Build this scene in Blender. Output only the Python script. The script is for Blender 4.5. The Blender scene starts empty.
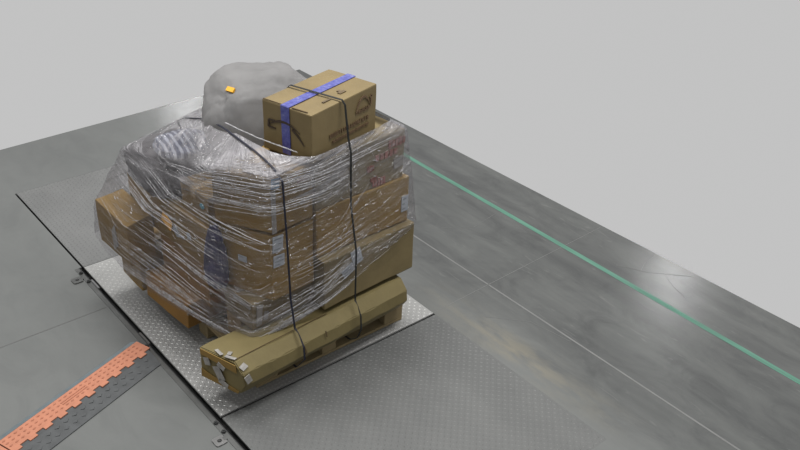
import bpy, bmesh, math, random
from mathutils import Vector, Matrix, noise
from mathutils.bvhtree import BVHTree
random.seed(7)
S = bpy.context.scene
COL = S.collection
R = math.radians

# ------------------------------------------------------------------ camera
cd = bpy.data.cameras.new('camera'); cam = bpy.data.objects.new('camera', cd); COL.objects.link(cam)
cd.sensor_width = 36; cd.lens = 898.93 / 800 * 36; cd.clip_end = 200
RX = Vector((0.76865782, -0.63858788, 0.03702258))
DN = Vector((-0.30758791, -0.41974597, -0.85393384))
FW = Vector((0.56085188, 0.64499523, -0.51906293))
M = Matrix((RX, -DN, -FW)).transposed().to_4x4()
M.translation = Vector((-1.64127676, -3.26390805, 3.4))
cam.matrix_world = M
S.camera = cam

# ------------------------------------------------------------------ light
w = bpy.data.worlds.new('world'); S.world = w; w.use_nodes = True
w.node_tree.nodes['Background'].inputs[0].default_value = (.543, .543, .543, 1)
w.node_tree.nodes['Background'].inputs[1].default_value = 1.0
def lamp(name, loc, tgt, sx, sy, power, col=(1, 1, 1)):
    l = bpy.data.lights.new(name, 'AREA'); l.shape = 'RECTANGLE'; l.size = sx; l.size_y = sy; l.energy = power; l.color = col
    o = bpy.data.objects.new(name, l); COL.objects.link(o); o.location = loc
    o.rotation_euler = (Vector(tgt) - Vector(loc)).to_track_quat('-Z', 'Y').to_euler(); return o
lamp('ceiling_lamp', (0.8, 2.0, 7), (.8, 2.0, 0), 3.0, 1.6, 420, (1, .99, .97))
lamp('ceiling_lamp', (2.2, -1.5, 7), (2.2, -1.5, 0), 3.0, 1.6, 440, (1, .99, .97))
lamp('ceiling_lamp', (-2.4, 0.5, 7), (-2.4, .5, 0), .6, 3.0, 150, (1, .99, .97))
lamp('ceiling_lamp', (9.1, 18.4, 7), (9.1, 18.4, 0), 1.2, .8, 200)
lamp('ceiling_lamp', (12.9, 4.7, 7), (12.9, 4.7, 0), .6, .6, 130)
S.view_settings.view_transform = 'Standard'; S.view_settings.look = 'None'
S.view_settings.exposure = 0; S.view_settings.gamma = 1; S.view_settings.use_curve_mapping = False
S.cycles.transparent_max_bounces = 16

# ------------------------------------------------------------------ materials
class NT:
    def __init__(s, name):
        s.m = bpy.data.materials.new(name); s.m.use_nodes = True; s.t = s.m.node_tree; s.t.nodes.clear()
        s.out = s.n('ShaderNodeOutputMaterial')
    def n(s, t, **k):
        o = s.t.nodes.new(t)
        for a, b in k.items(): setattr(o, a, b)
        return o
    def l(s, a, b): s.t.links.new(a, b)
    def ramp(s, fac, stops):
        r = s.n('ShaderNodeValToRGB'); e = r.color_ramp.elements
        while len(e) < len(stops): e.new(.5)
        for i, (p, c) in enumerate(stops):
            e[i].position = p; e[i].color = c if len(c) == 4 else (*c, 1)
        s.l(fac, r.inputs[0]); return r.outputs[0]
    def noise(s, vec, scale, detail=3, rough=.5, dist=0):
        o = s.n('ShaderNodeTexNoise'); o.inputs['Scale'].default_value = scale; o.inputs['Detail'].default_value = detail
        o.inputs['Roughness'].default_value = rough; o.inputs['Distortion'].default_value = dist
        s.l(vec, o.inputs['Vector']); return o.outputs['Fac']
    def map(s, vec, scale=(1, 1, 1), rot=(0, 0, 0), loc=(0, 0, 0)):
        o = s.n('ShaderNodeMapping'); o.inputs['Scale'].default_value = scale; o.inputs['Rotation'].default_value = rot
        o.inputs['Location'].default_value = loc; s.l(vec, o.inputs['Vector']); return o.outputs[0]
    def math(s, op, a, b=None, clamp=False):
        o = s.n('ShaderNodeMath', operation=op, use_clamp=clamp)
        for i, x in enumerate((a, b)):
            if x is None: continue
            if isinstance(x, (int, float)): o.inputs[i].default_value = x
            else: s.l(x, o.inputs[i])
        return o.outputs[0]
    def mix(s, fac, a, b, mode='MIX'):
        o = s.n('ShaderNodeMix', data_type='RGBA', blend_type=mode)
        for i, x in ((0, fac), (6, a), (7, b)):
            if isinstance(x, (int, float)): o.inputs[i].default_value = x
            elif isinstance(x, tuple): o.inputs[i].default_value = (*x, 1)
            else: s.l(x, o.inputs[i])
        return o.outputs[2]
    def bsdf(s, col, rough=.6, metal=0, spec=.5, bump=None, bs=.3, bd=.01):
        p = s.n('ShaderNodeBsdfPrincipled')
        if isinstance(col, tuple): p.inputs['Base Color'].default_value = (*col, 1)
        else: s.l(col, p.inputs['Base Color'])
        if isinstance(rough, (int, float)): p.inputs['Roughness'].default_value = rough
        else: s.l(rough, p.inputs['Roughness'])
        p.inputs['Metallic'].default_value = metal; p.inputs['Specular IOR Level'].default_value = spec
        if bump is not None:
            b = s.n('ShaderNodeBump'); b.inputs['Strength'].default_value = bs; b.inputs['Distance'].default_value = bd
            s.l(bump, b.inputs['Height']); s.l(b.outputs[0], p.inputs['Normal'])
        s.l(p.outputs[0], s.out.inputs[0]); return p
def coord(t, kind='Object'): return t.n('ShaderNodeTexCoord').outputs[kind]
def plain(name, col, rough=.6, metal=0, spec=.4, var=.12, sc=12):
    t = NT(name); c = coord(t); n = t.noise(c, sc, 4)
    a = tuple(x * (1 - var) for x in col); b = tuple(min(1, x * (1 + var)) for x in col)
    t.bsdf(t.ramp(n, [(.3, a), (.7, b)]), rough, metal, spec); return t.m

def mat_cardboard(name, col, seed=0):
    t = NT(name); c = coord(t)
    n = t.noise(t.map(c, (3, 3, 3), loc=(seed, 0, 0)), 1.5, 5, .6)
    f = t.noise(t.map(c, (90, 90, 2)), 1, 2)
    base = t.ramp(n, [(.3, tuple(x * .86 for x in col)), (.7, tuple(x * 1.12 for x in col))])
    base = t.mix(t.math('MULTIPLY', f, .18), base, tuple(x * .7 for x in col))
    t.bsdf(base, .62, 0, .3, bump=n, bs=.25, bd=.02); return t.m
K = [mat_cardboard('cardboard_tan', (.145, .108, .050), 1), mat_cardboard('cardboard_brown', (.205, .128, .034), 5),
     mat_cardboard('cardboard_grey_brown', (.158, .122, .058), 9), mat_cardboard('cardboard_orange_brown', (.215, .115, .028), 3),
     mat_cardboard('cardboard_olive', (.135, .108, .046), 12)]
def mat_floor():
    t = NT('worn_concrete'); c = coord(t)
    big = t.noise(t.map(c, (.55, .35, 1)), 1.6, 5, .55)
    str_ = t.noise(t.map(c, (5, .35, 1), (0, 0, .04)), 1.5, 4, .6)
    cr = t.noise(t.map(c, (22, 3, 1), (0, 0, -.5)), 1.0, 2, .5, 1.5)
    fine = t.noise(c, 60, 3)
    sx = t.n('ShaderNodeSeparateXYZ'); t.l(c, sx.inputs[0])
    right = t.math('MULTIPLY', t.math('SUBTRACT', sx.outputs[0], 1.4), 2.0, True)
    base = t.ramp(big, [(.3, (.096, .100, .098)), (.7, (.126, .130, .127))])
    st = t.ramp(str_, [(.3, (.50, .50, .51)), (.7, (.74, .74, .735))])
    base = t.mix(t.math('MULTIPLY', right, .9), base, t.mix(1.0, base, st, 'MULTIPLY'))
    mot = t.ramp(t.noise(t.map(c, (2.2, 1.1, 1), (0, 0, .3), (3, 1, 0)), 2.2, 7, .68, .8), [(.34, (.80, .80, .81)), (.5, (1, 1, 1)), (.68, (1.13, 1.13, 1.12))])
    base = t.mix(t.math('ADD', .35, t.math('MULTIPLY', right, .65)), base, t.mix(1.0, base, mot, 'MULTIPLY'))
    # yellowish scuffs beside the front plate
    dx = t.math('ABSOLUTE', t.math('SUBTRACT', sx.outputs[0], 1.66)); dy = t.math('ABSOLUTE', t.math('ADD', sx.outputs[1], .55))
    band = t.math('MULTIPLY', t.math('SUBTRACT', 1, t.math('MULTIPLY', dx, 5.5), True), t.math('SUBTRACT', 1, t.math('MULTIPLY', dy, 1.1), True))
    yn = t.ramp(t.noise(t.map(c, (9, 2.5, 1), (0, 0, .1)), 1.2, 4, .6), [(.4, (0, 0, 0)), (.6, (1, 1, 1))])
    base = t.mix(t.math('MULTIPLY', t.math('MULTIPLY', band, yn), .7), base, (.165, .150, .115))
    wear = t.math('MULTIPLY', t.ramp(cr, [(.66, (0, 0, 0)), (.74, (1, 1, 1))]), t.math('MULTIPLY', right, .16))
    base = t.mix(wear, base, (.22, .22, .21))
    base = t.mix(t.math('MULTIPLY', fine, .12), base, (.09, .09, .09))
    ro = t.n('ShaderNodeMapRange'); t.l(big, ro.inputs[0]); ro.inputs[3].default_value = .16; ro.inputs[4].default_value = .26
    t.bsdf(base, ro.outputs[0], 0, .20, bump=t.noise(c, 9, 5), bs=.12, bd=.01); return t.m
MFLOOR = mat_floor()
def mat_plate(name, a, b, rough, metal=.55):
    t = NT(name); c = coord(t)
    n = t.noise(t.map(c, (2, 1.2, 1)), 2, 5, .6); f = t.noise(c, 70, 2)
    base = t.ramp(n, [(.3, a), (.7, b)]); base = t.mix(t.math('MULTIPLY', f, .25), base, tuple(x * .6 for x in a))
    t.bsdf(base, rough, metal, .5); return t.m
MPLAT = mat_plate('galvanised_plate', (.225, .225, .22), (.275, .275, .27), .45, .1)
MPLUG = mat_plate('plate_lug_polished', (.28, .28, .275), (.38, .38, .37), .28, .45)
MRAMP = mat_plate('painted_plate', (.074, .076, .075), (.095, .097, .095), .55, .03)
MRLUG = mat_plate('painted_lug', (.082, .083, .082), (.108, .109, .107), .46, .05)
MBACK = mat_plate('back_plate', (.110, .112, .111), (.135, .137, .135), .5, .05)
MDARK = plain('dark_steel', (.035, .036, .036), .5, .3)
MSTEEL = plain('frame_steel', (.10, .102, .10), .42, .5)
MSHINE = plain('bright_steel', (.22, .22, .22), .35, .8)
MPIT = plain('pit_concrete', (.03, .03, .03), .9)
MWOOD = plain('pallet_wood', (.19, .148, .08), .75, 0, .2, .2, 6)
MORANGE = plain('orange_rubber', (.345, .145, .090), .6, 0, .2, .08, 25)
MORANGE2 = plain('orange_tread', (.28, .112, .07), .6, 0, .2, .1, 25)
MRUB = plain('black_rubber', (.058, .061, .063), .6, 0, .2, .15, 20)
MRUB2 = plain('black_rubber_tread', (.061, .064, .066), .6, 0, .25, .1, 20)
MLID2 = plain('pale_rubber', (.105, .125, .135), .6, 0, .2, .1, 20)
MSTRAP = plain('black_strap', (.010, .011, .011), .6, 0, .25)
MSTRAP2 = plain('blue_black_strap', (.010, .011, .020), .6, 0, .25)
MLABEL = plain('white_label', (.33, .36, .39), .45, 0, .4, .08, 30)
MINKG = plain('label_print', (.16, .18, .20), .6)
MINK = plain('black_ink', (.045, .032, .022), .6, 0, .2)
MINKS = plain('faded_ink', (.12, .078, .045), .6, 0, .2)
MRED = plain('red_ink', (.22, .070, .052), .6, 0, .2, .3, 40)
MTAPE = plain('white_tape', (.225, .215, .20), .4, 0, .4, .25, 40)
MCLEAR = plain('packing_tape', (.40, .29, .15), .22, 0, .6)
MORNG = plain('orange_label', (.55, .28, .02), .5)
MTEAL = plain('teal_sticker', (.10, .32, .40), .5)
MCREASE = plain('box_slit', (.07, .045, .02), .9)
def mat_bluetape():
    t = NT('blue_tape'); c = coord(t); n = t.noise(c, 55, 3, .6)
    t.bsdf(t.ramp(n, [(.35, (.045, .048, .19)), (.5, (.062, .068, .235)), (.62, (.085, .09, .25)), (.7, (.14, .15, .27))]), .3, 0, .5); return t.m
MBLUE = mat_bluetape()
def mat_tape_green():
    t = NT('green_floor_tape'); c = coord(t); n = t.noise(t.map(c, (40, 3, 1)), 1, 4, .6)
    t.bsdf(t.ramp(n, [(.3, (.070, .130, .103)), (.5, (.072, .160, .122)), (.72, (.10, .195, .150))]), .6, 0, .08); return t.m
MGREEN = mat_tape_green()
def mat_bag():
    t = NT('white_poly_bag'); c = coord(t); n = t.noise(c, 6, 5, .6, .6); f = t.noise(t.map(c, (1, 1, .5)), 22, 4, .6, 1.0)
    base = t.ramp(n, [(.3, (.20, .197, .198)), (.7, (.25, .247, .248))])
    p = t.bsdf(base, .6, 0, .15, bump=f, bs=.3, bd=.02)
    tr = t.n('ShaderNodeBsdfTranslucent'); tr.inputs[0].default_value = (.55, .545, .545, 1)
    m = t.n('ShaderNodeMixShader'); m.inputs[0].default_value = .5
    t.l(p.outputs[0], m.inputs[1]); t.l(tr.outputs[0], m.inputs[2]); t.l(m.outputs[0], t.out.inputs[0]); return t.m
MBAG = mat_bag()
def mat_stripe():
    t = NT('navy_striped_cloth'); c = coord(t)
    wv = t.n('ShaderNodeTexWave', wave_type='BANDS', bands_direction='X'); wv.inputs['Scale'].default_value = 9; wv.inputs['Distortion'].default_value = 1.2
    wv.inputs['Detail'].default_value = 2; t.l(c, wv.inputs['Vector'])
    t.bsdf(t.ramp(wv.outputs['Fac'], [(.50, (.022, .03, .07)), (.72, (.26, .28, .33))]), .6); return t.m
MSTRIPE = mat_stripe()
MNAVY = plain('navy_cloth', (.030, .036, .085), .55, 0, .4, .3, 14)
MNAVYB = plain('navy_blue_bag', (.022, .021, .072), .4, 0, .5, .4, 14)
MGREYCL = plain('dark_grey_cloth', (.045, .042, .043), .6, 0, .3, .35, 14)
def mat_film():
    t = NT('stretch_film'); uv = coord(t, 'UV')
    def streak(sc, rot, nsc, lo, hi, dist=.4, loc=(0, 0, 0)):
        v = t.map(uv, sc, (0, 0, rot), loc); return t.ramp(t.noise(v, nsc, 5, .62, dist), [(lo, (0, 0, 0)), (hi, (1, 1, 1))])
    a = streak((.9, 16, 1), .0, 1.6, .52, .64)
    b = streak((1.3, 30, 1), .10, 1.5, .54, .64, .6, (3, 1, 0))
    c = streak((1.5, 26, 1), -.14, 1.3, .55, .65, .8, (7, 2, 0))
    d = streak((6, 9, 1), 0, 1.0, .50, .68, 1.2, (1, 5, 0))
    lay = t.n('ShaderNodeVertexColor', layer_name='layers').outputs[0]
    f = t.math('ADD', t.math('MULTIPLY', a, .26), t.math('MULTIPLY', b, .40))
    f = t.math('ADD', f, t.math('MULTIPLY', c, .40)); f = t.math('ADD', f, t.math('MULTIPLY', d, .10))
    f = t.math('MULTIPLY', f, t.math('ADD', .30, t.math('MULTIPLY', lay, 1.5)))
    f = t.math('ADD', f, t.math('ADD', .0, t.math('MULTIPLY', lay, .50)))
    f = t.math('MINIMUM', f, .88)
    h = t.math('ADD', b, t.math('ADD', c, d))
    p = t.n('ShaderNodeBsdfPrincipled'); p.inputs['Base Color'].default_value = (.25, .243, .255, 1)
    p.inputs['Roughness'].default_value = .22; p.inputs['Specular IOR Level'].default_value = .7
    bp = t.n('ShaderNodeBump'); bp.inputs['Strength'].default_value = .7; bp.inputs['Distance'].default_value = .02
    t.l(h, bp.inputs['Height']); t.l(bp.outputs[0], p.inputs['Normal'])
    tr = t.n('ShaderNodeBsdfTransparent'); tr.inputs[0].default_value = (.90, .89, .90, 1)
    gl = t.n('ShaderNodeBsdfGlossy'); gl.inputs['Roughness'].default_value = .12; gl.inputs[0].default_value = (.9, .9, .92, 1)
    t.l(bp.outputs[0], gl.inputs['Normal'])
    m1 = t.n('ShaderNodeMixShader'); m1.inputs[0].default_value = .04; t.l(tr.outputs[0], m1.inputs[1]); t.l(gl.outputs[0], m1.inputs[2])
    m2 = t.n('ShaderNodeMixShader'); t.l(f, m2.inputs[0]); t.l(m1.outputs[0], m2.inputs[1]); t.l(p.outputs[0], m2.inputs[2])
    t.l(m2.outputs[0], t.out.inputs[0]); return t.m
MFILM = mat_film()
def mat_pleat():
    t = NT('film_fold'); c = coord(t)
    n = t.ramp(t.noise(c, 30, 3, .6), [(.35, (0, 0, 0)), (.65, (1, 1, 1))])
    p = t.n('ShaderNodeBsdfPrincipled'); p.inputs['Base Color'].default_value = (.40, .395, .41, 1); p.inputs['Roughness'].default_value = .2
    p.inputs['Specular IOR Level'].default_value = .8
    tr = t.n('ShaderNodeBsdfTransparent'); m = t.n('ShaderNodeMixShader')
    t.l(t.math('ADD', t.math('MULTIPLY', n, .5), .25), m.inputs[0]); t.l(tr.outputs[0], m.inputs[1]); t.l(p.outputs[0], m.inputs[2])
    t.l(m.outputs[0], t.out.inputs[0]); return t.m
MPLEAT = mat_pleat()

# ------------------------------------------------------------------ helpers
def tag(o, label=None, cat=None, group=None, kind=None):
    if label: o['label'] = label
    if cat: o['category'] = cat
    if group: o['group'] = group
    if kind: o['kind'] = kind
    return o
def thing(name, label, cat, loc=(0, 0, 0), group=None):
    o = bpy.data.objects.new(name, None); COL.objects.link(o); o.location = loc; o.empty_display_size = .1
    return tag(o, label, cat, group)
def obj(name, bm, mats, parent=None, smooth=False):
    me = bpy.data.meshes.new(name); bmesh.ops.recalc_face_normals(bm, faces=bm.faces) if not getattr(bm, '_keep', 0) else None
    bm.to_mesh(me); bm.free()
    for m in (mats if isinstance(mats, (list, tuple)) else [mats]): me.materials.append(m)
    if smooth:
        for p in me.polygons: p.use_smooth = True
    o = bpy.data.objects.new(name, me); COL.objects.link(o)
    if parent:
        o.parent = parent; q = parent; off = Vector((0, 0, 0))
        while q: off += q.location; q = q.parent
        me.transform(Matrix.Translation(-off))
    return o
def add_hex(bm, P, mi=0):
    """P: 8 points, 4 bottom (ccw) then 4 top"""
    v = [bm.verts.new(p) for p in P]
    fs = []
    for f in ((3, 2, 1, 0), (4, 5, 6, 7), (0, 1, 5, 4), (1, 2, 6, 5), (2, 3, 7, 6), (3, 0, 4, 7)):
        q = bm.faces.new([v[i] for i in f]); q.material_index = mi; fs.append(q)
    return fs
def add_box(bm, x0, y0, z0, x1, y1, z1, mi=0):
    return add_hex(bm, [(x0, y0, z0), (x1, y0, z0), (x1, y1, z0), (x0, y1, z0), (x0, y0, z1), (x1, y0, z1), (x1, y1, z1), (x0, y1, z1)], mi)
def crumple(bm, bev=.008, cuts=5, amp=.004, seed=0, sc=5):
    bmesh.ops.recalc_face_normals(bm, faces=bm.faces)
    bmesh.ops.bevel(bm, geom=bm.edges[:], offset=bev, segments=2, profile=.6, affect='EDGES')
    long = [e for e in bm.edges if e.calc_length() > .06]
    bmesh.ops.subdivide_edges(bm, edges=long, cuts=cuts, use_grid_fill=True)
    bm.normal_update()
    for v in bm.verts:
        d = noise.noise(v.co * sc + Vector((seed * 3.1, seed, 0)))
        v.co += v.normal * d * amp
def lerp(a, b, t): return a + (b - a) * t
class Face:
    """a quad face; P(s,t) point with s along, t up, offset outwards"""
    def __init__(s, a, b, c, d):
        s.a, s.b, s.c, s.d = map(Vector, (a, b, c, d)); s.n = ((s.b - s.a).cross(s.d - s.a)).normalized()
        s.w = ((s.b - s.a).length + (s.c - s.d).length) / 2; s.h = ((s.d - s.a).length + (s.c - s.b).length) / 2
    def P(s, u, v, off=.0045): return lerp(lerp(s.a, s.b, u), lerp(s.d, s.c, u), v) + s.n * off
def patch(bm, F, poly, off=.0045, th=.0008, mi=0):
    top = [bm.verts.new(F.P(u, v, off)) for u, v in poly]; bot = [bm.verts.new(F.P(u, v, off - th - .003)) for u, v in poly]
    bm.faces.new(top).material_index = mi; bm.faces.new(bot[::-1]).material_index = mi
    n = len(poly)
    for i in range(n): bm.faces.new((top[i], bot[i], bot[(i + 1) % n], top[(i + 1) % n])).material_index = mi
def stroke(bm, F, pts, wd, off=.005, mi=0):
    """wd: list of half widths in metres or number"""
    for i in range(len(pts) - 1):
        a, b = Vector(pts[i]), Vector(pts[i + 1]); wa = wd[i] if isinstance(wd, list) else wd; wb = wd[i + 1] if isinstance(wd, list) else wd
        d = Vector(((b.x - a.x) * F.w, (b.y - a.y) * F.h)); 
        if d.length < 1e-6: continue
        d.normalize(); n = Vector((-d.y / F.w, d.x / F.h))
        patch(bm, F, [tuple(a - n * wa), tuple(b - n * wb), tuple(b + n * wb), tuple(a + n * wa)], off, .0004, mi)
def rect(F, u, v, w_, h_, rot=0):
    c, s = math.cos(rot), math.sin(rot)
    return [(u + (x * c - y * s) / F.w, v + (x * s + y * c) / F.h) for x, y in ((-w_ / 2, -h_ / 2), (w_ / 2, -h_ / 2), (w_ / 2, h_ / 2), (-w_ / 2, h_ / 2))]
def carton(label, foot, z0, z1, mat, seed=0, shift=(0, 0), tape=True, group=None, amp=.004, ztop=None):
    """foot: near, right, back, left corners; faces: left (left->near), right (near->right), top"""
    foot = [Vector((x, y)) for x, y in foot]
    zt = ztop or [z1] * 4
    B = [Vector((p.x, p.y, z0)) for p in foot]; T = [Vector((p.x + shift[0], p.y + shift[1], zt[i])) for i, p in enumerate(foot)]
    c = sum(B, Vector()) / 4
    t = thing('cardboard_box', label, 'box', (c.x, c.y, z0), group)
    bm = bmesh.new(); add_hex(bm, B + T); crumple(bm, .007, 5, amp, seed); obj('body', bm, K[mat], t)
    F = dict(right=Face(B[0], B[1], T[1], T[0]), left=Face(B[3], B[0], T[0], T[3]), top=Face(T[0], T[1], T[2], T[3]), end=Face(B[1], B[2], T[2], T[1]), back=Face(B[2], B[3], T[3], T[2]))
    if tape:
        bm = bmesh.new(); tp = F['top']; hw = .024 / tp.h
        patch(bm, tp, [(-.002, .5 - hw), (1.002, .5 - hw), (1.002, .5 + hw), (-.002, .5 + hw)])
        for k in ('left',):
            f = F[k]; hw = .024 / f.w
            patch(bm, f, [(.5 - hw, .72), (.5 + hw, .72), (.5 + hw, 1.01), (.5 - hw, 1.01)])
        obj('packing_tape', bm, MCLEAR, t)
    return t, F
def foot(x, y, w_, d, rot=0):
    a = R(rot); ux = Vector((math.cos(a), math.sin(a))); uy = Vector((-ux.y, ux.x)); o = Vector((x, y))
    return [o, o + ux * w_, o + ux * w_ + uy * d, o + uy * d]
def label_on(t, F, u, v, w_, h_, rot=0, mat=None, name='shipping_label', lines=3, off=.0052, lab=None):
    bm = bmesh.new(); patch(bm, F, rect(F, u, v, w_, h_, rot), off); o = obj(name, bm, mat or MLABEL, t)
    if lines:
        c, s = math.cos(rot), math.sin(rot)
        for k in range(lines):
            y = h_ * (.32 - .64 * k / max(1, lines - 1)); ww = w_ * random.uniform(.5, .8)
            cx = -w_ * .4 + ww / 2
            bm = bmesh.new(); patch(bm, F, rect(F, u + (cx * c - y * s) / F.w, v + (cx * s + y * c) / F.h, ww, h_ * .07, rot), off + .0006, .0003); obj('print', bm, MINKG, o)
    if lab: o['label'] = lab
    return o

# ------------------------------------------------------------------ floor, pit, plates
FX0, FX1, FY0, FY1 = -6.0, 3.235, -5.0, 3.80
PX0, PX1, PY0, PY1 = -.034, 1.5205, -1.366, 3.013
bm = bmesh.new()
for a in ((FX0, FY0, PX0, FY1), (PX0, 1.795, -.014, PY1), (PX1, FY0, FX1, FY1), (PX0, FY0, PX1, PY0), (PX0, PY1, PX1, FY1)):
    q = []
    for x, y in ((a[0], a[1]), (a[2], a[1]), (a[2], a[3]), (a[0], a[3])):        # the slab's far edges run slightly askew
        if y == FY1: y = 3.793 + .028 * x
        if x == FX1: x = 3.235 - .0245 * y
        q.append((x, y))
    add_hex(bm, [(x, y, -.15) for x, y in q] + [(x, y, 0) for x, y in q])
tag(obj('floor', bm, MFLOOR), 'worn grey concrete warehouse floor', kind='structure')
bm = bmesh.new(); add_box(bm, PX0, PY0, -.15, PX1, PY1, -.0905)
tag(obj('trim_1', bm, MPIT), 'dark bottom of the scale pit', kind='structure')
# saw-cut joints and hairline cracks
bm = bmesh.new()
def fline(pts, hw=.003, z=.0006):
    for a, b in zip(pts, pts[1:]):
        a, b = Vector(a), Vector(b); d = (b - a).normalized(); n = Vector((-d.y, d.x)) * hw
        add_hex(bm, [(*(a - n), z - .002), (*(b - n), z - .002), (*(b + n), z - .002), (*(a + n), z - .002), (*(a - n), z), (*(b - n), z), (*(b + n), z), (*(a + n), z)])
fline([(-6, 1.24), (-.07, 1.285)], .0035)
def mat_flat(n, c, r=.6): return plain(n, c, r, 0, .3, .1, 8)
tag(obj('trim_2', bm, mat_flat('floor_joint', (.07, .07, .069))), 'thin sawn joint across the concrete left of the scale', kind='structure')
bm = bmesh.new(); fline([(2.02, 3.8), (2.02, -5)], .006); fline([(1.53, .02), (3.2, .06)], .0015)
tag(obj('trim_3', bm, mat_flat('worn_joint', (.118, .119, .117))), 'pale worn joint running beside the scale', kind='structure')
bm = bmesh.new()
for pts in ([(2.9, -.33), (3.0, -.52), (3.08, -.60), (3.22, -.75)], [(2.98, -.48), (3.07, -.44), (3.22, -.42)], [(3.08, -.60), (3.0, -.74), (2.96, -.86)], [(2.25, .75), (2.45, .62), (2.7, .66)], [(1.75, -.2), (1.95, -.42), (2.0, -.7)]): fline(pts, .002)
tag(obj('trim_4', bm, mat_flat('crack', (.085, .086, .085))), 'hairline cracks in the concrete at the right', kind='structure')
bm = bmesh.new(); add_box(bm, 2.765, FY0, .0002, 2.805, 3.865, .0012)
tag(obj('floor_tape', bm, MGREEN), 'long straight green floor marking tape crossing the concrete at right', 'floor tape')

def tread(x0, x1, y0, y1, mats, step=.030, z=0, ln=.0115, wd=.0045, h=.0022):
    bm = bmesh.new(); add_box(bm, x0, y0, -.012, x1, y1, z)
    nx = int((x1 - x0 - .02) / step); ny = int((y1 - y0 - .02) / step)
    for i in range(nx + 1):
        for j in range(ny + 1):
            cx = x0 + .012 + i * step; cy = y0 + .012 + j * step
            a = R(45) if (i + j) % 2 else R(-45)
            c, s = math.cos(a), math.sin(a)
            vs = [bm.verts.new((cx + px * c - py * s, cy + px * s + py * c, z + zz)) for px, py, zz in
                  ((-ln, 0, 0), (0, -wd, 0), (ln, 0, 0), (0, wd, 0), (-ln * .35, 0, h), (ln * .35, 0, h))]
            for f in ((0, 1, 4), (1, 5, 4), (1, 2, 5), (2, 3, 5), (3, 4, 5), (3, 0, 4)):
                q = bm.faces.new([vs[k] for k in f]); q.material_index = 1
    return bm
def beams(t, x0, x1, y0, y1):
    for x in (x0 + .05, (x0 + x1) / 2, x1 - .09):
        bm = bmesh.new(); add_box(bm, x, y0 + .02, -.09, x + .04, y1 - .02, -.0125); obj('support_beam', bm, MDARK, t)
t = thing('floor_scale', 'bright diamond-plate platform scale set flush in the floor under the pallet', 'scale', (.76, .9, -.09))
obj('tread_plate', tread(0, 1.52, 0.016, 1.785, [0], .024, 0, .0105, .004, .002), [MPLAT, MPLUG], t); beams(t, 0, 1.52, .008, 1.785)
t = thing('ramp_plate', 'dull grey diamond tread plate in front of the scale, near the camera', 'ramp', (.76, -.7, -.09))
obj('tread_plate', tread(0, 1.520, -1.3655, -.001, [0], .024, 0, .0095, .004, .0018), [MRAMP, MRLUG], t); beams(t, 0, 1.525, -1.365, -.001)
t = thing('ramp_plate', 'grey diamond tread plate at the far left behind the wrapped pallet', 'ramp', (.76, 2.4, -.09))
obj('tread_plate', tread(0, 1.52, 1.79, 3.012, [0]), [MBACK, MRLUG], t); beams(t, 0, 1.52, 1.79, 3.012)
# pit edge angle on the left
t = thing('pit_edge_frame', 'dark steel angle edging the left side of the scale pit', 'steel frame', (-.05, .8, 0))
bm = bmesh.new(); add_box(bm, -.060, PY0, .0, -.034, 1.79, .003); obj('flat_bar', bm, MSTEEL, t)
bm = bmesh.new(); add_box(bm, -.0335, PY0, -.08, -.029, 1.79, .0035); obj('upright_lip', bm, MDARK, t)
for y in (-.02, -.10, 1.72, 1.60, .78):
    bm = bmesh.new(); bmesh.ops.create_cone(bm, cap_ends=True, segments=6, radius1=.013, radius2=.012, depth=.012, matrix=Matrix.Translation((-.047, y, .009)))
    bmesh.ops.create_cone(bm, cap_ends=True, segments=12, radius1=.007, radius2=.006, depth=.006, matrix=Matrix.Translation((-.047, y, .018)))
    obj('bolt', bm, MDARK, t)
bm = bmesh.new(); add_box(bm, -.030, .80, -.03, -.014, .93, .004); bmesh.ops.bevel(bm, geom=bm.edges[:], offset=.003, segments=2, affect='EDGES'); obj('spacer_bar', bm, MSHINE, t)
bm = bmesh.new(); add_box(bm, -.030, 1.50, -.03, -.014, 1.62, .004); bmesh.ops.bevel(bm, geom=bm.edges[:], offset=.003, segments=2, affect='EDGES'); obj('spacer_bar', bm, MSHINE, t)
def bracket(lab, x, y):
    t = thing('anchor_bracket', lab, 'bracket', (x, y, 0))
    bm = bmesh.new(); n = 24; ro, ri = [], []
    for k in range(n):
        a = 2 * math.pi * k / n
        r = .032 / max(abs(math.cos(a)), abs(math.sin(a)), .78)
        ro.append((x + r * math.cos(a), y + r * math.sin(a))); ri.append((x + .012 * math.cos(a), y + .012 * math.sin(a)))
    V = [[bm.verts.new((px, py, z)) for px, py in L] for L, z in ((ro, .0005), (ro, .008), (ri, .008), (ri, .0005))]
    for k in range(n):
        j = (k + 1) % n
        for q in range(4): bm.faces.new((V[q][k], V[q][j], V[(q + 1) % 4][j], V[(q + 1) % 4][k]))
    obj('plate', bm, MSHINE if 'near' in lab else MSTEEL, t)
    bm = bmesh.new(); bmesh.ops.create_cone(bm, cap_ends=True, segments=12, radius1=.0105, radius2=.008, depth=.009, matrix=Matrix.Translation((x, y, .005))); obj('bolt_head', bm, MDARK, t)
    bm = bmesh.new(); add_box(bm, x + .022, y - .012, .0035, x + .05 - .03 + .02, y + .012, .0085); obj('lug', bm, MSTEEL, t)
bracket('small steel anchor bracket on the concrete near the camera, beside the pit edge', -.098, -.145)
bracket('small dark anchor bracket on the concrete at the far end of the pit edge', -.098, 1.66)

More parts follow.
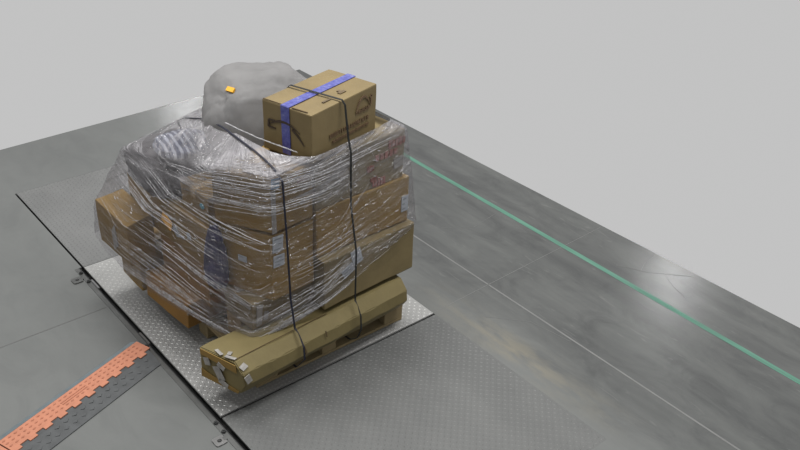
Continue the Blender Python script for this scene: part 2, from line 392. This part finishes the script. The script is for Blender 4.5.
# cable protector
A0, A1 = Vector((-.075, .83)), Vector((-2.1, .105))
ax = (A1 - A0).normalized(); ay = Vector((ax.y, -ax.x)); 
if ay.y > 0: ay = -ay                                   # towards the camera
def cp(s, q, z): p = A0 + ax * s + ay * q; return (p.x, p.y, z)
L = (A1 - A0).length
t = thing('cable_protector', 'orange and black rubber cable protector ramp on the floor at lower left', 'cable ramp', (*(A0 + ax * L / 2), 0))
def prism(bm, poly_sq, z0f, z1f):
    b = [bm.verts.new(cp(s, q, z0f)) for s, q in poly_sq]; tt = [bm.verts.new(cp(s, q, z1f(q))) for s, q in poly_sq]
    bm.faces.new(b[::-1]); bm.faces.new(tt); n = len(b)
    for i in range(n): bm.faces.new((b[i], b[(i + 1) % n], tt[(i + 1) % n], tt[i]))
SL = .9
def teeth(s0, s1, q=.105, dq=.022, n=9):
    out = []; st = (s1 - s0) / n
    for k in range(n):
        a = s0 + k * st; out += [(a, q), (a + st * .5, q), (a + st * .5, q + dq), (a + st, q + dq)]
    return out
for i in range(2):
    s0 = .012 + i * .972; s1 = s0 + .965
    bm = bmesh.new(); tt = teeth(s0, s1, n=10)
    prism(bm, [(s0, .0)] + tt + [(s1, .0)], .024, lambda q: .032); nf = len(bm.faces)
    for a in range(26):
        for b in range(3):
            s = s0 + .035 + a * .036; q = .02 + b * .028
            if 11 <= a <= 15 and b == 1: continue
            for ss, qq in ((s, q),):
                prism(bm, [(ss, qq), (ss + .010, qq + .006), (ss + .02, qq), (ss + .010, qq - .006)], .0315, lambda q: .0345)
    for b in (.040, .056): prism(bm, [(s0 + .43, b), (s0 + .60, b), (s0 + .60, b + .006), (s0 + .43, b + .006)], .0315, lambda q: .0345)
    bm.faces.ensure_lookup_table()
    for f in bm.faces[nf:]: f.material_index = 1
    obj('orange_lid', bm, [MORANGE, MORANGE2], t)
    f = lambda q: .026 - max(0, q - .12) / .13 * .022
    bm = bmesh.new(); tb = [(a, b + .0015) for a, b in tt]
    prism(bm, [(s0 + (.05 if i == 0 else 0), .235)] + [(s0 + (.012 if i == 0 else 0), tb[0][1])] + tb[1:] + [(s1, .235)], .0, lambda q: .026 if q < .14 else .006)
    bmesh.ops.triangulate(bm, faces=[f_ for f_ in bm.faces if len(f_.verts) > 4]); nf = len(bm.faces)
    for a in range(15):
        for b in range(2):
            s = s0 + .07 + a * .058 + b * .03; q = .155 + b * .038
            zt = .026 - (q - .127) / .108 * .02
            prism(bm, [(s, q), (s + .017, q + .012), (s + .034, q), (s + .017, q - .012)], .002, lambda q, z=zt: z + .0007)
    bm.faces.ensure_lookup_table()
    for f in bm.faces[nf:]: f.material_index = 1
    obj('black_side_ramp', bm, [MRUB, MRUB2], t)
    bm = bmesh.new(); prism(bm, [(s0, -.003), (s1, -.003), (s1, -.052), (s0, -.052)], .0, lambda q: .030 if q > -.02 else .004); obj('far_side_ramp', bm, MLID2, t)
    bm = bmesh.new(); prism(bm, [(s0, .001), (s1, .001), (s1, .104), (s0, .104)], .0, lambda q: .0235); obj('channel_base', bm, MRUB, t)

# ------------------------------------------------------------------ pallet
t = thing('wooden_pallet', 'low wooden block pallet carrying the whole load on the scale', 'pallet', (.79, .68, 0))
for y in (.085, .63, 1.18):
    bm = bmesh.new(); add_box(bm, .27, y, .003, 1.32, y + .10, .022); bmesh.ops.bevel(bm, geom=bm.edges[:], offset=.002, segments=1, affect='EDGES'); obj('bottom_board', bm, MWOOD, t)
    for x in (.27, .715, 1.18):
        bm = bmesh.new(); add_box(bm, x, y, .0222, x + (.14 if x != .715 else .10), y + .10, .1); bmesh.ops.bevel(bm, geom=bm.edges[:], offset=.003, segments=1, affect='EDGES'); obj('block', bm, MWOOD, t)
for x in (.27, .715, 1.22):
    bm = bmesh.new(); add_box(bm, x, .085, .1002, x + .10, 1.28, .120); obj('cross_board', bm, MWOOD, t)
for k in range(7):
    y = .085 + k * .1825; bm = bmesh.new(); add_box(bm, .27, y, .1202, 1.32, y + .10, .139); bmesh.ops.bevel(bm, geom=bm.edges[:], offset=.002, segments=1, affect='EDGES'); obj('deck_board', bm, MWOOD, t)

# ------------------------------------------------------------------ long carton at the front
t = thing('long_carton', 'long narrow eight-sided carton lying along the front edge of the pallet', 'box', (.7, .1, .14))
prof = [(.205, .170), (.200, .345), (-.022, .350), (-.080, .292), (-.088, .222), (-.056, .162), (-.015, .1405), (.16, .1405)]   # (y, z)
def lc(s, y, z, ):
    x = lerp(.080 - y * .33, 1.285, s); yy = y + s * .085 + .004; return Vector((x, yy, z + s * (-.01)* (1 if z > .2 else 0)))
bm = bmesh.new(); NS = 26; rings = []
for i in range(NS + 1):
    s = i / NS; rings.append([])
    for k, (y, z) in enumerate(prof):
        p = lc(s, y, z); p += Vector((0, noise.noise(Vector((s * 7, k * 1.7, 0))) * .006, noise.noise(Vector((s * 6, k * 1.3, 5))) * (.006 if z > .16 else 0)))
        if i == 0: p += Vector((random.uniform(-.008, .008), 0, 0))
        rings[-1].append(bm.verts.new(p))
n = len(prof)
for i in range(NS):
    for k in range(n): bm.faces.new((rings[i][k], rings[i][(k + 1) % n], rings[i + 1][(k + 1) % n], rings[i + 1][k]))
bm.faces.new(rings[0][::-1]); bm.faces.new(rings[-1])
es = [e for e in bm.edges if abs(e.verts[0].co.x - e.verts[1].co.x) > .03 or len(e.link_faces) == 2 and any(len(f.verts) > 4 for f in e.link_faces)]
bmesh.ops.bevel(bm, geom=es, offset=.005, segments=2, affect='EDGES')
obj('body', bm, K[4], t)
topF = Face(lc(0, -.022, .352), lc(1, -.022, .352), lc(1, .200, .347), lc(0, .200, .347))
chF = Face(lc(0, -.082, .290), lc(1, -.082, .290), lc(1, -.022, .352), lc(0, -.022, .352))
sideF = Face(lc(0, -.088, .222), lc(1, -.088, .222), lc(1, -.082, .290), lc(0, -.082, .290))
endF = Face(lc(0, .205, .15), lc(0, -.055, .15), lc(0, -.04, .345), lc(0, .200, .345))
bm = bmesh.new(); stroke(bm, topF, [(.005, .03), (.3, .035), (.52, .03)], .0015, .008); obj('fold_seam', bm, MCREASE, t)
for u, v, a, b, r in ((.010, .16, .02, .06, .2), (.010, .50, .018, .06, -.3), (.03, .3, .03, .02, .5)): bm = bmesh.new(); patch(bm, topF, rect(topF, u, v, a, b, r), .009); obj('torn_tape', bm, MTAPE, t)
for u, v, a, b, r in ((.02, .5, .04, .03, .3),): bm = bmesh.new(); patch(bm, chF, rect(chF, u, v, a, b, r), .009); obj('torn_tape', bm, MTAPE, t)
bm = bmesh.new(); patch(bm, sideF, rect(sideF, .015, .6, .035, .05, .3), .009)
obj('torn_tape', bm, MTAPE, t)
bm = bmesh.new(); patch(bm, endF, [(0.02, .80), (.98, .72), (.98, .97), (.02, .99)], .010); obj('end_tape', bm, K[1], t); bm = bmesh.new(); patch(bm, endF, [(.02, .02), (.95, .02), (.98, .12), (.3, .2), (.02, .3)], .010)
obj('end_tape', bm, K[1], t)
label_on(t, endF, .50, .43, .05, .085, .45, MTAPE, 'end_label', 0, .014)
label_on(t, endF, .20, .66, .04, .045, .3, MTAPE, 'end_label', 0, .014)
label_on(t, endF, .60, .15, .06, .035, -.4, MTAPE, 'end_label', 0, .014)
label_on(t, endF, .58, .72, .05, .03, -.5, MTAPE, 'end_label', 0, .014)
bm = bmesh.new(); stroke(bm, sideF, [(.33, .9), (.34, .2), (.335, .05)], .003, .009); obj('dark_scuff', bm, MCREASE, t); bm = bmesh.new(); stroke(bm, sideF, [(.46, 1.3), (.465, .7)], .003, .009); obj('dark_scuff', bm, MCREASE, t)

# ------------------------------------------------------------------ the other cartons
Z = .1395
# bottom right, plain, bulging
tD, FD = carton('large plain grey-brown box bulging out at the lower right, under the tall column', [(.705, .045), (1.378, .082), (1.33, .60), (.70, .56)], .372, .686, 2, 2, tape=False, amp=.006)
label_on(tD, FD['right'], .25, .62, .085, .06, .45); label_on(tD, FD['right'], .34, .84, .07, .10, .25)
# support behind the long carton
t, F = carton('plain box on the pallet deck behind the long carton, at right', foot(.80, .345, .50, .42, 2), .1405, .370, 1, 4)
t, F = carton('flat box on the pallet deck behind the long carton, at left', foot(.34, .345, .42, .15, 2), .1405, .365, 1, 3)
tC, F = carton('small box with loose pale flaps squeezed on top of the long carton', foot(.30, .14, .42, .26, 4), .358, .528, 0, 6, tape=False)
f = F['left']; bm = bmesh.new(); patch(bm, F['top'], [(.02, .55), (.45, .40), (.48, .55), (.05, .75)], .008); patch(bm, F['left'], [(.35, .8), (.95, .78), (.97, .92), (.4, .95)], .006); obj('torn_flap_tape', bm, MTAPE, tC)
bm = bmesh.new(); patch(bm, F['right'], [(.05, .1), (.13, .12), (.16, .85), (.07, .9)], .006); patch(bm, F['right'], [(.16, .25), (.22, .2), (.25, .5), (.18, .55)], .006); obj('white_tape', bm, MTAPE, tC)
tB, FB = carton('brown box with a small white label, mid front, above the long carton', [(.41, .10), (.69, .12), (.64, .50), (.29, .40)], .530, .935, 1, 7, tape=False)
label_on(tB, FB['left'], .42, .52, .055, .036, 0, name='shipping_label', lines=2)
label_on(tB, FB['right'], .15, .86, .065, .095, -.05); label_on(tB, FB['right'], .16, .60, .07, .07, -.05)
bm = bmesh.new(); patch(bm, FB['left'], [(-.02, .2), (.05, .18), (.10, .60), (.03, .62)], .006); obj('white_tape', bm, MTAPE, tB)
tA, FA = carton('squat brown box with a blue sticker at its front corner, below the top layer', [(.42, .095), (.685, .115), (.63, .45), (.25, .38)], .952, 1.262, 1, 8, tape=False)
label_on(tA, FA['right'], .10, .92, .05, .055, -.1, plain('blue_sticker', (.16, .32, .52), .4), 'blue_sticker', 1)
bm = bmesh.new(); patch(bm, FA['right'], rect(FA['right'], .78, .83, .09, .03), .006); obj('red_print', bm, MRED, tA)
bm = bmesh.new(); patch(bm, FA['right'], [(-.01, 0), (.09, 0), (.09, .8), (-.01, .8)], .0048); obj('corner_tape', bm, MTAPE, tA)
tF2, F2 = carton('wide brown box with white corner labels, right-hand column, second from top', [(.695, .10), (1.355, .12), (1.32, .53), (.69, .48)], .694, .985, 1, 9, tape=False)
label_on(tF2, F2['right'], .955, .42, .05, .10, .0)
tF1, F1 = carton('wide box with faded red print at the top of the right-hand column', [(.69, .10), (1.322, .136), (1.29, .505), (.69, .45)], .988, 1.275, 2, 10, tape=False, ztop=[1.262, 1.285, 1.285, 1.262])
for u, v, a, b in ((.78, .62, .17, .045), (.90, .80, .13, .05), (.60, .45, .05, .04), (.70, .10, .10, .05), (.64, .2, .05, .03)):
    k = 5; bm = bmesh.new()
    for q in range(k): patch(bm, F1['right'], rect(F1['right'], u + (q - 2) * a / k / F1['right'].w, v, a / k * .72, b * random.uniform(.7, 1), random.uniform(-.1, .1)), .006)
    obj('red_print', bm, MRED, tF1)
label_on(tF1, F1['right'], .93, .36, .07, .06, .1, MTAPE, 'pale_sticker', 0)
# left side
tL, FL = carton('long brown box with a yellow-orange label on its left side', [(.255, .46), (.66, .51), (.62, 1.36), (.200, 1.34)], .582, .842, 1, 11, tape=False)
label_on(tL, FL['left'], .50, .50, .10, .07, -.4, plain('yellow_label', (.85, .42, .02), .5), 'orange_label', 0, .012)
for u, v, a, b, r in ((.60, .42, .04, .045, .6), (.62, .32, .03, .02, .3), (.67, .36, .05, .018, .1), (.76, .52, .035, .04, .2), (.55, .64, .02, .015, 0)):
    label_on(tL, FL['left'], u, v, a, b, r, MLABEL, 'torn_label', 0, .010)
tN, FN = carton('crushed brown box wedged low on the left side under the long brown box', foot(.25, .52, .42, .52, 2), .31, .578, 3, 12, tape=False, amp=.01)
tH, FH = carton('orange-brown box hanging over the left edge of the pallet', [(.150, .62), (.50, .66), (.47, 1.09), (.115, 1.07)], .1405, .305, 3, 13, tape=False, shift=(.01, 0), amp=.008)
tP, FP = carton('low dark brown box at the back left corner of the pallet', foot(.11, 1.12, .40, .27, 0), .1405, .385, 1, 14, amp=.006)
tK, FK = carton('tilted brown box sticking out at the far left of the load', [(.035, 1.05), (.205, 1.06), (.19, 1.42), (.015, 1.43)], .388, .675, 1, 15, tape=False, ztop=[.66, .69, .70, .68], amp=.007)
bm = bmesh.new(); patch(bm, FK['left'], [(.5, .1), (.66, .3), (.62, .8), (.5, .6)], .006); obj('white_tape', bm, MTAPE, tK)
tM, FM = carton('small brown box with a round teal sticker, behind the squat box', [(.275, .50), (.62, .52), (.62, .80), (.265, .78)], .846, 1.02, 1, 16)
bm = bmesh.new(); f = FM['left']; patch(bm, f, [(.82 + .022 / f.w * math.cos(a * .524), .62 + .016 / f.h * math.sin(a * .524)) for a in range(12)], .006); obj('teal_sticker', bm, MTEAL, tM)
t, F = carton('brown box in the middle of the stack, two layers under the white bag', foot(.72, .60, .52, .58, 2), .697, .895, 0, 17)
t, F = carton('brown box behind the right-hand column, supporting the white bag', foot(.70, .60, .52, .55, 2), .903, 1.095, 1, 18)
t, F = carton('brown box on the pallet deck at its back edge', foot(.70, .79, .52, .44, 0), .1405, .688, 2, 19, tape=False)

# top box
tT, FT = carton('large tan box with blue tape and black arrow marks on the very top', foot(.652, .068, .535, .325, 15), 1.288, 1.560, 0, 20, tape=False, amp=.003)
tp, lf, rg = FT['top'], FT['left'], FT['right']
bm = bmesh.new(); hw = .027 / tp.h
patch(bm, tp, [(-.004, .52 - hw), (1.004, .52 - hw), (1.004, .52 + hw), (-.004, .52 + hw)], .006)
hw = .027 / lf.w
patch(bm, lf, [(.50 - hw, .05), (.50 + hw, .05), (.48 + hw, 1.015), (.48 - hw, 1.015)], .006); obj('blue_tape', bm, MBLUE, tT)
bm = bmesh.new(); stroke(bm, tp, [(.01, .40), (.02, .10)], .003, .0062); obj('flap_slit', bm, MCREASE, tT); bm = bmesh.new(); stroke(bm, tp, [(.005, .98), (.01, .62)], .002, .0062); obj('flap_slit', bm, MCREASE, tT)
def smile(bm, F, u0, v0, ww, hh, flip=1, mi=0):
    pts, wd = [], []
    for k in range(13):
        s = k / 12; pts.append((u0 + ww * s / F.w, v0 + flip * hh * (1 - (2 * s - 1) ** 2) / F.h)); wd.append(.0015 + .0055 * math.sin(math.pi * min(1, s * 1.15)) ** .8 if s < .95 else .0015)
    stroke(bm, F, pts, wd, .0065, mi)
bm = bmesh.new()
smile(bm, lf, .16, .56, .20, .035)                    # long arc across the small side
stroke(bm, lf, [(.27, .66), (.14, .64), (.13, .50), (.28, .50)], [.003, .006, .006, .003], .0066)
stroke(bm, lf, [(.62, .60), (.74, .50), (.86, .34)], [.007, .006, .002], .0066)
obj('arrow_mark', bm, MINK, tT)
bm = bmesh.new(); smile(bm, rg, .66, .62, .125, .070)
stroke(bm, rg, [(.88, .80), (.905, .84), (.90, .64)], [.005, .008, .003], .0066); obj('arrow_mark', bm, MINKS, tT)
bm = bmesh.new(); x = .67
while x < .88:                                          # small unreadable word under the arc
    stroke(bm, rg, [(x, .57), (x + .002, .65)], .003, .0064); stroke(bm, rg, [(x, .57 + random.choice((0, .07))), (x + .02, .58 + random.choice((0, .06)))], .0022, .0064); x += .031
obj('printed_word', bm, MINKS, tT)
bm = bmesh.new()
for v, x0, x1, hh, st in ((.36, .26, .86, .085, .036), (.24, .30, .86, .05, .026)):
    x = x0
    while x < x1:
        k = random.random(); wl = st * .55
        stroke(bm, rg, [(x, v), (x, v + hh)], .0028, .0064)
        if k < .6: stroke(bm, rg, [(x + wl, v), (x + wl, v + hh)], .0024, .0064)
        if k > .2: stroke(bm, rg, [(x, v + hh * random.choice((0, .5, 1))), (x + wl, v + hh * random.choice((0, .5, 1)))], .0022, .0064)
        x += st
obj('printed_lines', bm, MINKS, tT)
MST = plain('pale_stamp', (.085, .060, .032), .6); bm = bmesh.new(); patch(bm, tp, rect(tp, .60, .20, .05, .02), .006, mi=0); patch(bm, tp, rect(tp, .60, .24, .02, .03), .0065)
obj('stamp', bm, MST, tT); bm = bmesh.new(); patch(bm, tp, rect(tp, .34, .17, .06, .012), .006); obj('stamp', bm, MST, tT)

# ------------------------------------------------------------------ bag and cloths
def blob(name, label, cat, c, rad, mats, seed, amp=.05, sc=2.2, e=.75, sub=5, fine=.008, zmin=None, folds=None):
    bm = bmesh.new(); bmesh.ops.create_icosphere(bm, subdivisions=sub, radius=1)
    for v in bm.verts:
        d = v.co.normalized(); q = Vector([math.copysign(abs(x) ** e, x) for x in d])
        p = Vector((q.x * rad[0], q.y * rad[1], q.z * rad[2]))
        nn = noise.noise(d * sc + Vector((seed, 0, 0))) * amp + abs(noise.noise(d * sc * 3.1 + Vector((0, seed, 0)))) * -amp * .45 + noise.noise(d * 11 + Vector((seed, seed, 0))) * fine
        p += d * nn
        if folds: p += d * folds * math.sin(p.z * 70 + 6 * noise.noise(d * 2))
        p += Vector(c)
        if zmin is not None: p.z = max(p.z, zmin)
        v.co = p
    o = obj(name, bm, mats, None, True); tag(o, label, cat); return o
BAGC = (.755, .72, 1.315)
o = blob('plastic_bag', 'big lumpy white plastic bag with a small orange label, on top behind the taped box', 'bag', (0, 0, 0), (.315, .225, .265), MBAG, 5, .048, 1.8, .78, 5, .0015)
me = o.data
for v in me.vertices:
    co = v.co; co.z = max(co.z, -.205); co.x += .0
me.transform(Matrix.Rotation(R(-12), 4, 'Z')); o.location = BAGC
bb = bmesh.new(); bb.from_mesh(me); bt = BVHTree.FromBMesh(bb); bb.free()
c0 = -.115 * RX - .085 * DN; hit = bt.ray_cast(c0 - FW * 2, FW); hp, hn = hit[0], hit[1]
ux = (RX - hn * RX.dot(hn)).normalized(); uy = hn.cross(ux)
ux, uy = (ux * .9 - uy * .42), (uy * .9 + ux * .42)
lb = bmesh.new(); add_hex(lb, [hp + hn * z + ux * a + uy * b for z in (-.010, .009) for a, b in ((-.024, -.013), (.024, -.013), (.024, .013), (-.024, .013))])
lo = obj('orange_label', lb, MORNG); lo.parent = o

o2 = blob('folded_cloth', 'navy cloth with white stripes folded on the upper left of the load', 'cloth', (0, 0, 0), (.16, .15, .045), MSTRIPE, 9, .012, 3, .8, 4, .006)
for v in o2.data.vertices: v.co.z = max(v.co.z, -.035)
o2.location = (.38, .93, 1.14); o2.rotation_euler = (0, 0, R(-10))
o3 = blob('folded_cloth', 'dark grey bundled cloth under the film at the upper left, beneath the striped one', 'cloth', (0, 0, 0), (.245, .24, .125), MGREYCL, 4, .03, 3, .55, 5, .014)
for v in o3.data.vertices: v.co.z = max(v.co.z, -.115)
o3.location = (.385, 1.07, .965)
o4 = blob('blue_bag', 'dark navy blue bag pinched between the long brown box and the labelled box', 'bag', (0, 0, 0), (.035, .085, .20), MNAVYB, 6, .02, 3, .7, 4, .01)
for v in o4.data.vertices: k = .95 - .45 * (v.co.z + .2) / .4; v.co.x *= k; v.co.y *= k
o4.location = (.245, .395, .72); o4.rotation_euler = (0, 0, R(35))

# ------------------------------------------------------------------ stretch film
def cube_pts(x0, y0, x1, y1, z0, z1): return [(x, y, z) for x in (x0, x1) for y in (y0, y1) for z in (z0, z1)]
HP = [(.41, .085, .36), (.28, .11, .34), (.25, .34, .30), (.12, .5, .16), (.10, 1.05, .15), (.0, 1.03, .38), (-.005, 1.45, .38), (0, 1.03, .70), (.015, 1.43, .66),
      (.14, 1.22, 1.06), (.18, .86, 1.08), (.55, 1.17, 1.085), (.245, .38, 1.27), (.415, .08, 1.275),
      (.69, .083, 1.30), (.60, .16, 1.36), (.66, .05, 1.34), (1.20, .20, 1.37), (1.326, .130, 1.295), (1.358, .112, .98), (1.363, .11, .70), (.70, .035, .70), (.70, .035, .38), (1.382, .072, .69), (1.382, .072, .38), (1.35, .64, .38),
      (1.27, .58, 1.30), (.74, .98, 1.34), (1.10, .80, 1.36), (.46, .84, 1.30), (.42, .66, 1.33), (1.25, 1.26, .2), (.4, 1.40, .2), (1.25, 1.26, 1.0), (.24, .45, .55), (.41, .08, .55)]
hb = bmesh.new()
for p in HP: hb.verts.new(p)
r = bmesh.ops.convex_hull(hb, input=hb.verts[:])
bmesh.ops.delete(hb, geom=[e for e in r['geom_interior'] if isinstance(e, bmesh.types.BMVert)], context='VERTS')
hb.normal_update()
bvh = BVHTree.FromBMesh(hb)
CC = Vector((.66, .66, .80))
def hull(d):
    hit = bvh.ray_cast(CC + d * 6, -d)
    return hit[0], hit[1]
NA, NP = 260, 150
bm = bmesh.new(); uvl = bm.loops.layers.uv.new('UVMap'); cl = bm.verts.layers.float_color.new('layers')
def sm(x, a, b):
    t_ = max(0, min(1, (x - a) / (b - a))); return t_ * t_ * (3 - 2 * t_)
grid = {}
for i in range(NA):
    th = 2 * math.pi * i / NA
    for j in range(NP + 1):
        ph = lerp(R(-62), R(66), j / NP)
        d = Vector((math.cos(th) * math.cos(ph), math.sin(th) * math.cos(ph), math.sin(ph)))
        p, nrm = hull(d)
        if p is None: continue
        # wrinkles of the film, stretched along the wrapping direction
        q = Vector((th * 1.1, (p.z - .22 * p.x) * 14, 2))
        wv = noise.noise(q) * .006 + noise.noise(q * 2.3) * .003
        p = p + nrm * (.008 + wv)
        v = bm.verts.new(p); grid[i, j] = v
        lay = .14
        lay += .40 * sm(p.z, 1.0, 1.06) * sm(p.y, .75, .9)
        lay += .75 * sm(p.z, 1.04, 1.12) * sm(p.y, 1.0, .3) * sm(p.x, 1.0, .7)         # many turns round the upper middle
        lay += .45 * sm(p.z, 1.22, 1.30)
        lay += .30 * sm(p.z, 1.0, 1.08) * sm(p.x, .75, .8) * sm(p.y, .6, .3)
        lay += .25 * sm(p.z, .56, .42) * sm(p.y, .5, .2)                                  # bunched turns near the bottom
        lay += .12 * sm(p.x, .35, .2)
        lay *= .7 + .6 * noise.noise(Vector((p.x * 3, p.y * 3, p.z * 5)))
        v[cl] = (max(0, min(1, lay)),) * 3 + (1,)
faces = []
for i in range(NA):
    for j in range(NP):
        k = [(i, j), ((i + 1) % NA, j), ((i + 1) % NA, j + 1), (i, j + 1)]
        if all(q in grid for q in k):
            f = bm.faces.new([grid[q] for q in k]); f.smooth = True
            for l_, q in zip(f.loops, k):
                th = 2 * math.pi * (i + 1 if q[0] != i else i) / NA; co = l_.vert.co
                l_[uvl].uv = (th * .95, co.z - .22 * co.x)
geo = lambda: bm.verts[:] + bm.edges[:] + bm.faces[:]
bmesh.ops.bisect_plane(bm, geom=geo(), plane_co=(0, 0, .168), plane_no=(-.36, -.185, 1), clear_inner=True)
bmesh.ops.bisect_plane(bm, geom=geo(), plane_co=(0, 0, 1.345), plane_no=(0, 0, 1), clear_outer=True)
# wavy lower hem
for v in bm.verts:
    if v.is_boundary and v.co.z < .9: v.co.z += noise.noise(Vector((v.co.x * 5, v.co.y * 5, 0))) * .03
# pleats: narrow twisted folds of film lying on the surface
def pleat(th0, z0, ln, slope, wd, seed):
    n_ = 14; prev = None
    for k in range(n_ + 1):
        s = k / n_; th = th0 + ln * (s - .5); z = z0 + slope * (s - .5) * ln + .012 * noise.noise(Vector((s * 2, seed, 0)))
        o = Vector((CC.x, CC.y, z)); dd = Vector((math.cos(th), math.sin(th), 0)); hit = bvh.ray_cast(o + dd * 4, -dd)
        if hit[0] is None or z < .171 + .36 * hit[0].x + .185 * hit[0].y or z > 1.33: prev = None; continue
        p = hit[0] + hit[1] * (.018); tn = hit[1]; up = Vector((0, 0, 1)); w_ = wd * math.sin(math.pi * s) ** .6 + .0003
        a, b, c_ = bm.verts.new(p + up * w_), bm.verts.new(p + tn * w_ * .8), bm.verts.new(p - up * w_)
        if prev:
            for x, y in ((0, 1), (1, 2), (2, 0)):
                f = bm.faces.new((prev[x], prev[y], (a, b, c_)[y], (a, b, c_)[x])); f.material_index = 1; f.smooth = True
        prev = (a, b, c_)
rng = random.Random(11)
def bundle(d0, z0, d1, z1, width, n, wds=(.001, .0016, .0028), jit=.03):
    for k in range(n):
        a0, a1 = R(d0 + rng.uniform(-4, 10)), R(d1 + rng.uniform(-10, 4)); c_ = (k / max(1, n - 1) - .5) * width + rng.uniform(-1, 1) * width * .15
        if rng.random() < .4: m_ = rng.uniform(.3, .7); a0, a1 = ((a0, lerp(a0, a1, m_)) if rng.random() < .5 else (lerp(a0, a1, m_), a1))
        f = lambda a: lerp(z0, z1, (math.degrees(a) - d0) / (d1 - d0)) + c_
        pleat((a0 + a1) / 2, (f(a0) + f(a1)) / 2 + rng.uniform(-jit, jit) * .2, a1 - a0, (f(a1) - f(a0)) / (a1 - a0), rng.choice(wds), rng.random() * 99)
bundle(133, .98, 222, .78, .10, 14)                     # long diagonal bunches on the left
bundle(150, 1.08, 246, .90, .09, 12)
bundle(145, .62, 212, .42, .12, 14)
bundle(150, .76, 236, .52, .08, 9)
bundle(140, .48, 215, .36, .08, 8)
bundle(240, .42, 294, .60, .12, 12)                     # rising bunches on the right
bundle(262, .48, 290, .68, .10, 10)
bundle(276, .78, 300, 1.06, .12, 7, (.001, .0018))
bundle(250, .70, 300, .82, .2, 8, (.0008, .0014))
bundle(205, 1.16, 285, 1.20, .20, 26)                   # many turns round the upper middle
bundle(250, 1.24, 318, 1.28, .08, 10)
bundle(160, 1.16, 230, 1.26, .10, 8)
for k in range(3): bundle(140, .42 + .01 * k, 232, .295 + .01 * k, .006, 3, (.002, .004), .0)
for k in range(3): bundle(228, .285 + .01 * k, 300, .53 + .01 * k, .006, 3, (.002, .004), .0)
for k in range(45):
    th = rng.uniform(R(140), R(318)); front = th > R(235)
    pleat(th, rng.uniform(.3, 1.3), rng.uniform(.15, .5), rng.uniform(-.10, .10) + (.20 if front else -.12), rng.choice((.0008, .001, .0014)), k)
for k in range(240):                                    # short crinkles that catch the light
    th = rng.uniform(R(140), R(318)); z = rng.uniform(.28, 1.34)
    pleat(th, z, rng.uniform(.015, .06), rng.uniform(-.4, .3), rng.uniform(.0015, .004), k + 500)
def rope(pts, rad):                                      # film rolled into a cord
    P = [Vector(p) for p in pts]; Q = []
    for a, b in zip(P, P[1:]):
        for k in range(8): Q.append(lerp(a, b, k / 8) + Vector((0, 0, .003 * noise.noise(Vector((len(Q) * .4, 1, 0))))))
    Q.append(P[-1]); prev = None
    for i, p in enumerate(Q):
        tn = (Q[min(i + 1, len(Q) - 1)] - Q[max(i - 1, 0)]).normalized(); u = tn.cross(Vector((0, 0, 1))).normalized(); v_ = tn.cross(u)
        rr = rad * (1 + .4 * noise.noise(Vector((i * .7, 3, 0))))
        ring = [bm.verts.new(p + (u * math.cos(a * 1.047) + v_ * math.sin(a * 1.047)) * rr) for a in range(6)]
        if prev:
            for k in range(6):
                f = bm.faces.new((prev[k], prev[(k + 1) % 6], ring[(k + 1) % 6], ring[k])); f.material_index = 1; f.smooth = True
        prev = ring
rope([(.47, .60, 1.37), (.51, .36, 1.37), (.60, .12, 1.355)], .0035)
rope([(.21, .40, 1.0), (.28, .12, .98), (.36, -.0 + .06, .93)], .0025)
me = bpy.data.meshes.new('stretch_film'); bm.to_mesh(me); bm.free(); me.materials.append(MFILM); me.materials.append(MPLEAT)
film = bpy.data.objects.new('stretch_film', me); COL.objects.link(film)
tag(film, 'crinkled clear stretch film wrapped around the whole stack of boxes', 'plastic wrap')

# ------------------------------------------------------------------ straps
def strap(label, pts, mat, hw=.0055, th=.0012):
    P = [Vector(p) for p in pts]; bm = bmesh.new(); prev = None; n_ = len(P)
    for i, p in enumerate(P):
        a, b = P[i - 1] if i else P[-2], P[i + 1] if i < n_ - 1 else P[1]
        tn = (b - a).normalized(); ctr = Vector((.75, .6, .8)); out = (p - ctr); out.x = 0 if abs(out.y) > .3 or abs(out.z) > .3 else out.x
        out = (out - tn * out.dot(tn)).normalized(); sd = tn.cross(out).normalized()
        ring = [bm.verts.new(p + sd * x * hw + out * y * th) for x, y in ((-1, -1), (1, -1), (1, 1), (-1, 1))]
        if prev:
            for k in range(4): bm.faces.new((prev[k], prev[(k + 1) % 4], ring[(k + 1) % 4], ring[k]))
        prev = ring
    o = obj('packing_strap', bm, mat); return tag(o, label, 'strap')
STRAP1 = [(.75, 1.25, .13), (.73, 1.25, 1.0), (.72, .99, 1.12), (.74, .56, 1.285), (.75, .50, 1.40), (.76, .44, 1.555), (.765, .42, 1.575), (.875, .118, 1.572), (.885, .105, 1.545), (.88, .070, 1.38), (.88, .045, 1.30), (.885, .048, .99), (.895, .008, .70), (.89, .006, .38), (.885, -.025, .366), (.875, -.068, .32), (.865, -.086, .24), (.855, -.062, .17), (.845, -.01, .133), (.82, .2, .131)]
strap('black strap running over the top taped box and down the right side', STRAP1, MSTRAP)
S2T = []
for k in range(12):
    y = 1.12 - (1.12 - .11) * k / 11; h_ = bvh.ray_cast(Vector((.45 + .005 * k / 11, y, 3)), Vector((0, 0, -1)))
    if h_[0]: S2T.append((h_[0].x, y, h_[0].z + .014))
STRAP2 = [(.58, 1.27, .13), (.55, 1.26, 1.0)] + S2T + [(.462, .050, 1.265), (.468, .038, .95), (.475, .030, .55), (.48, .005, .372), (.48, -.03, .362), (.475, -.085, .305), (.47, -.098, .23), (.46, -.03, .134), (.46, .2, .131)]
strap('dark blue-black strap running down the front corner over the squat box', STRAP2, MSTRAP2)
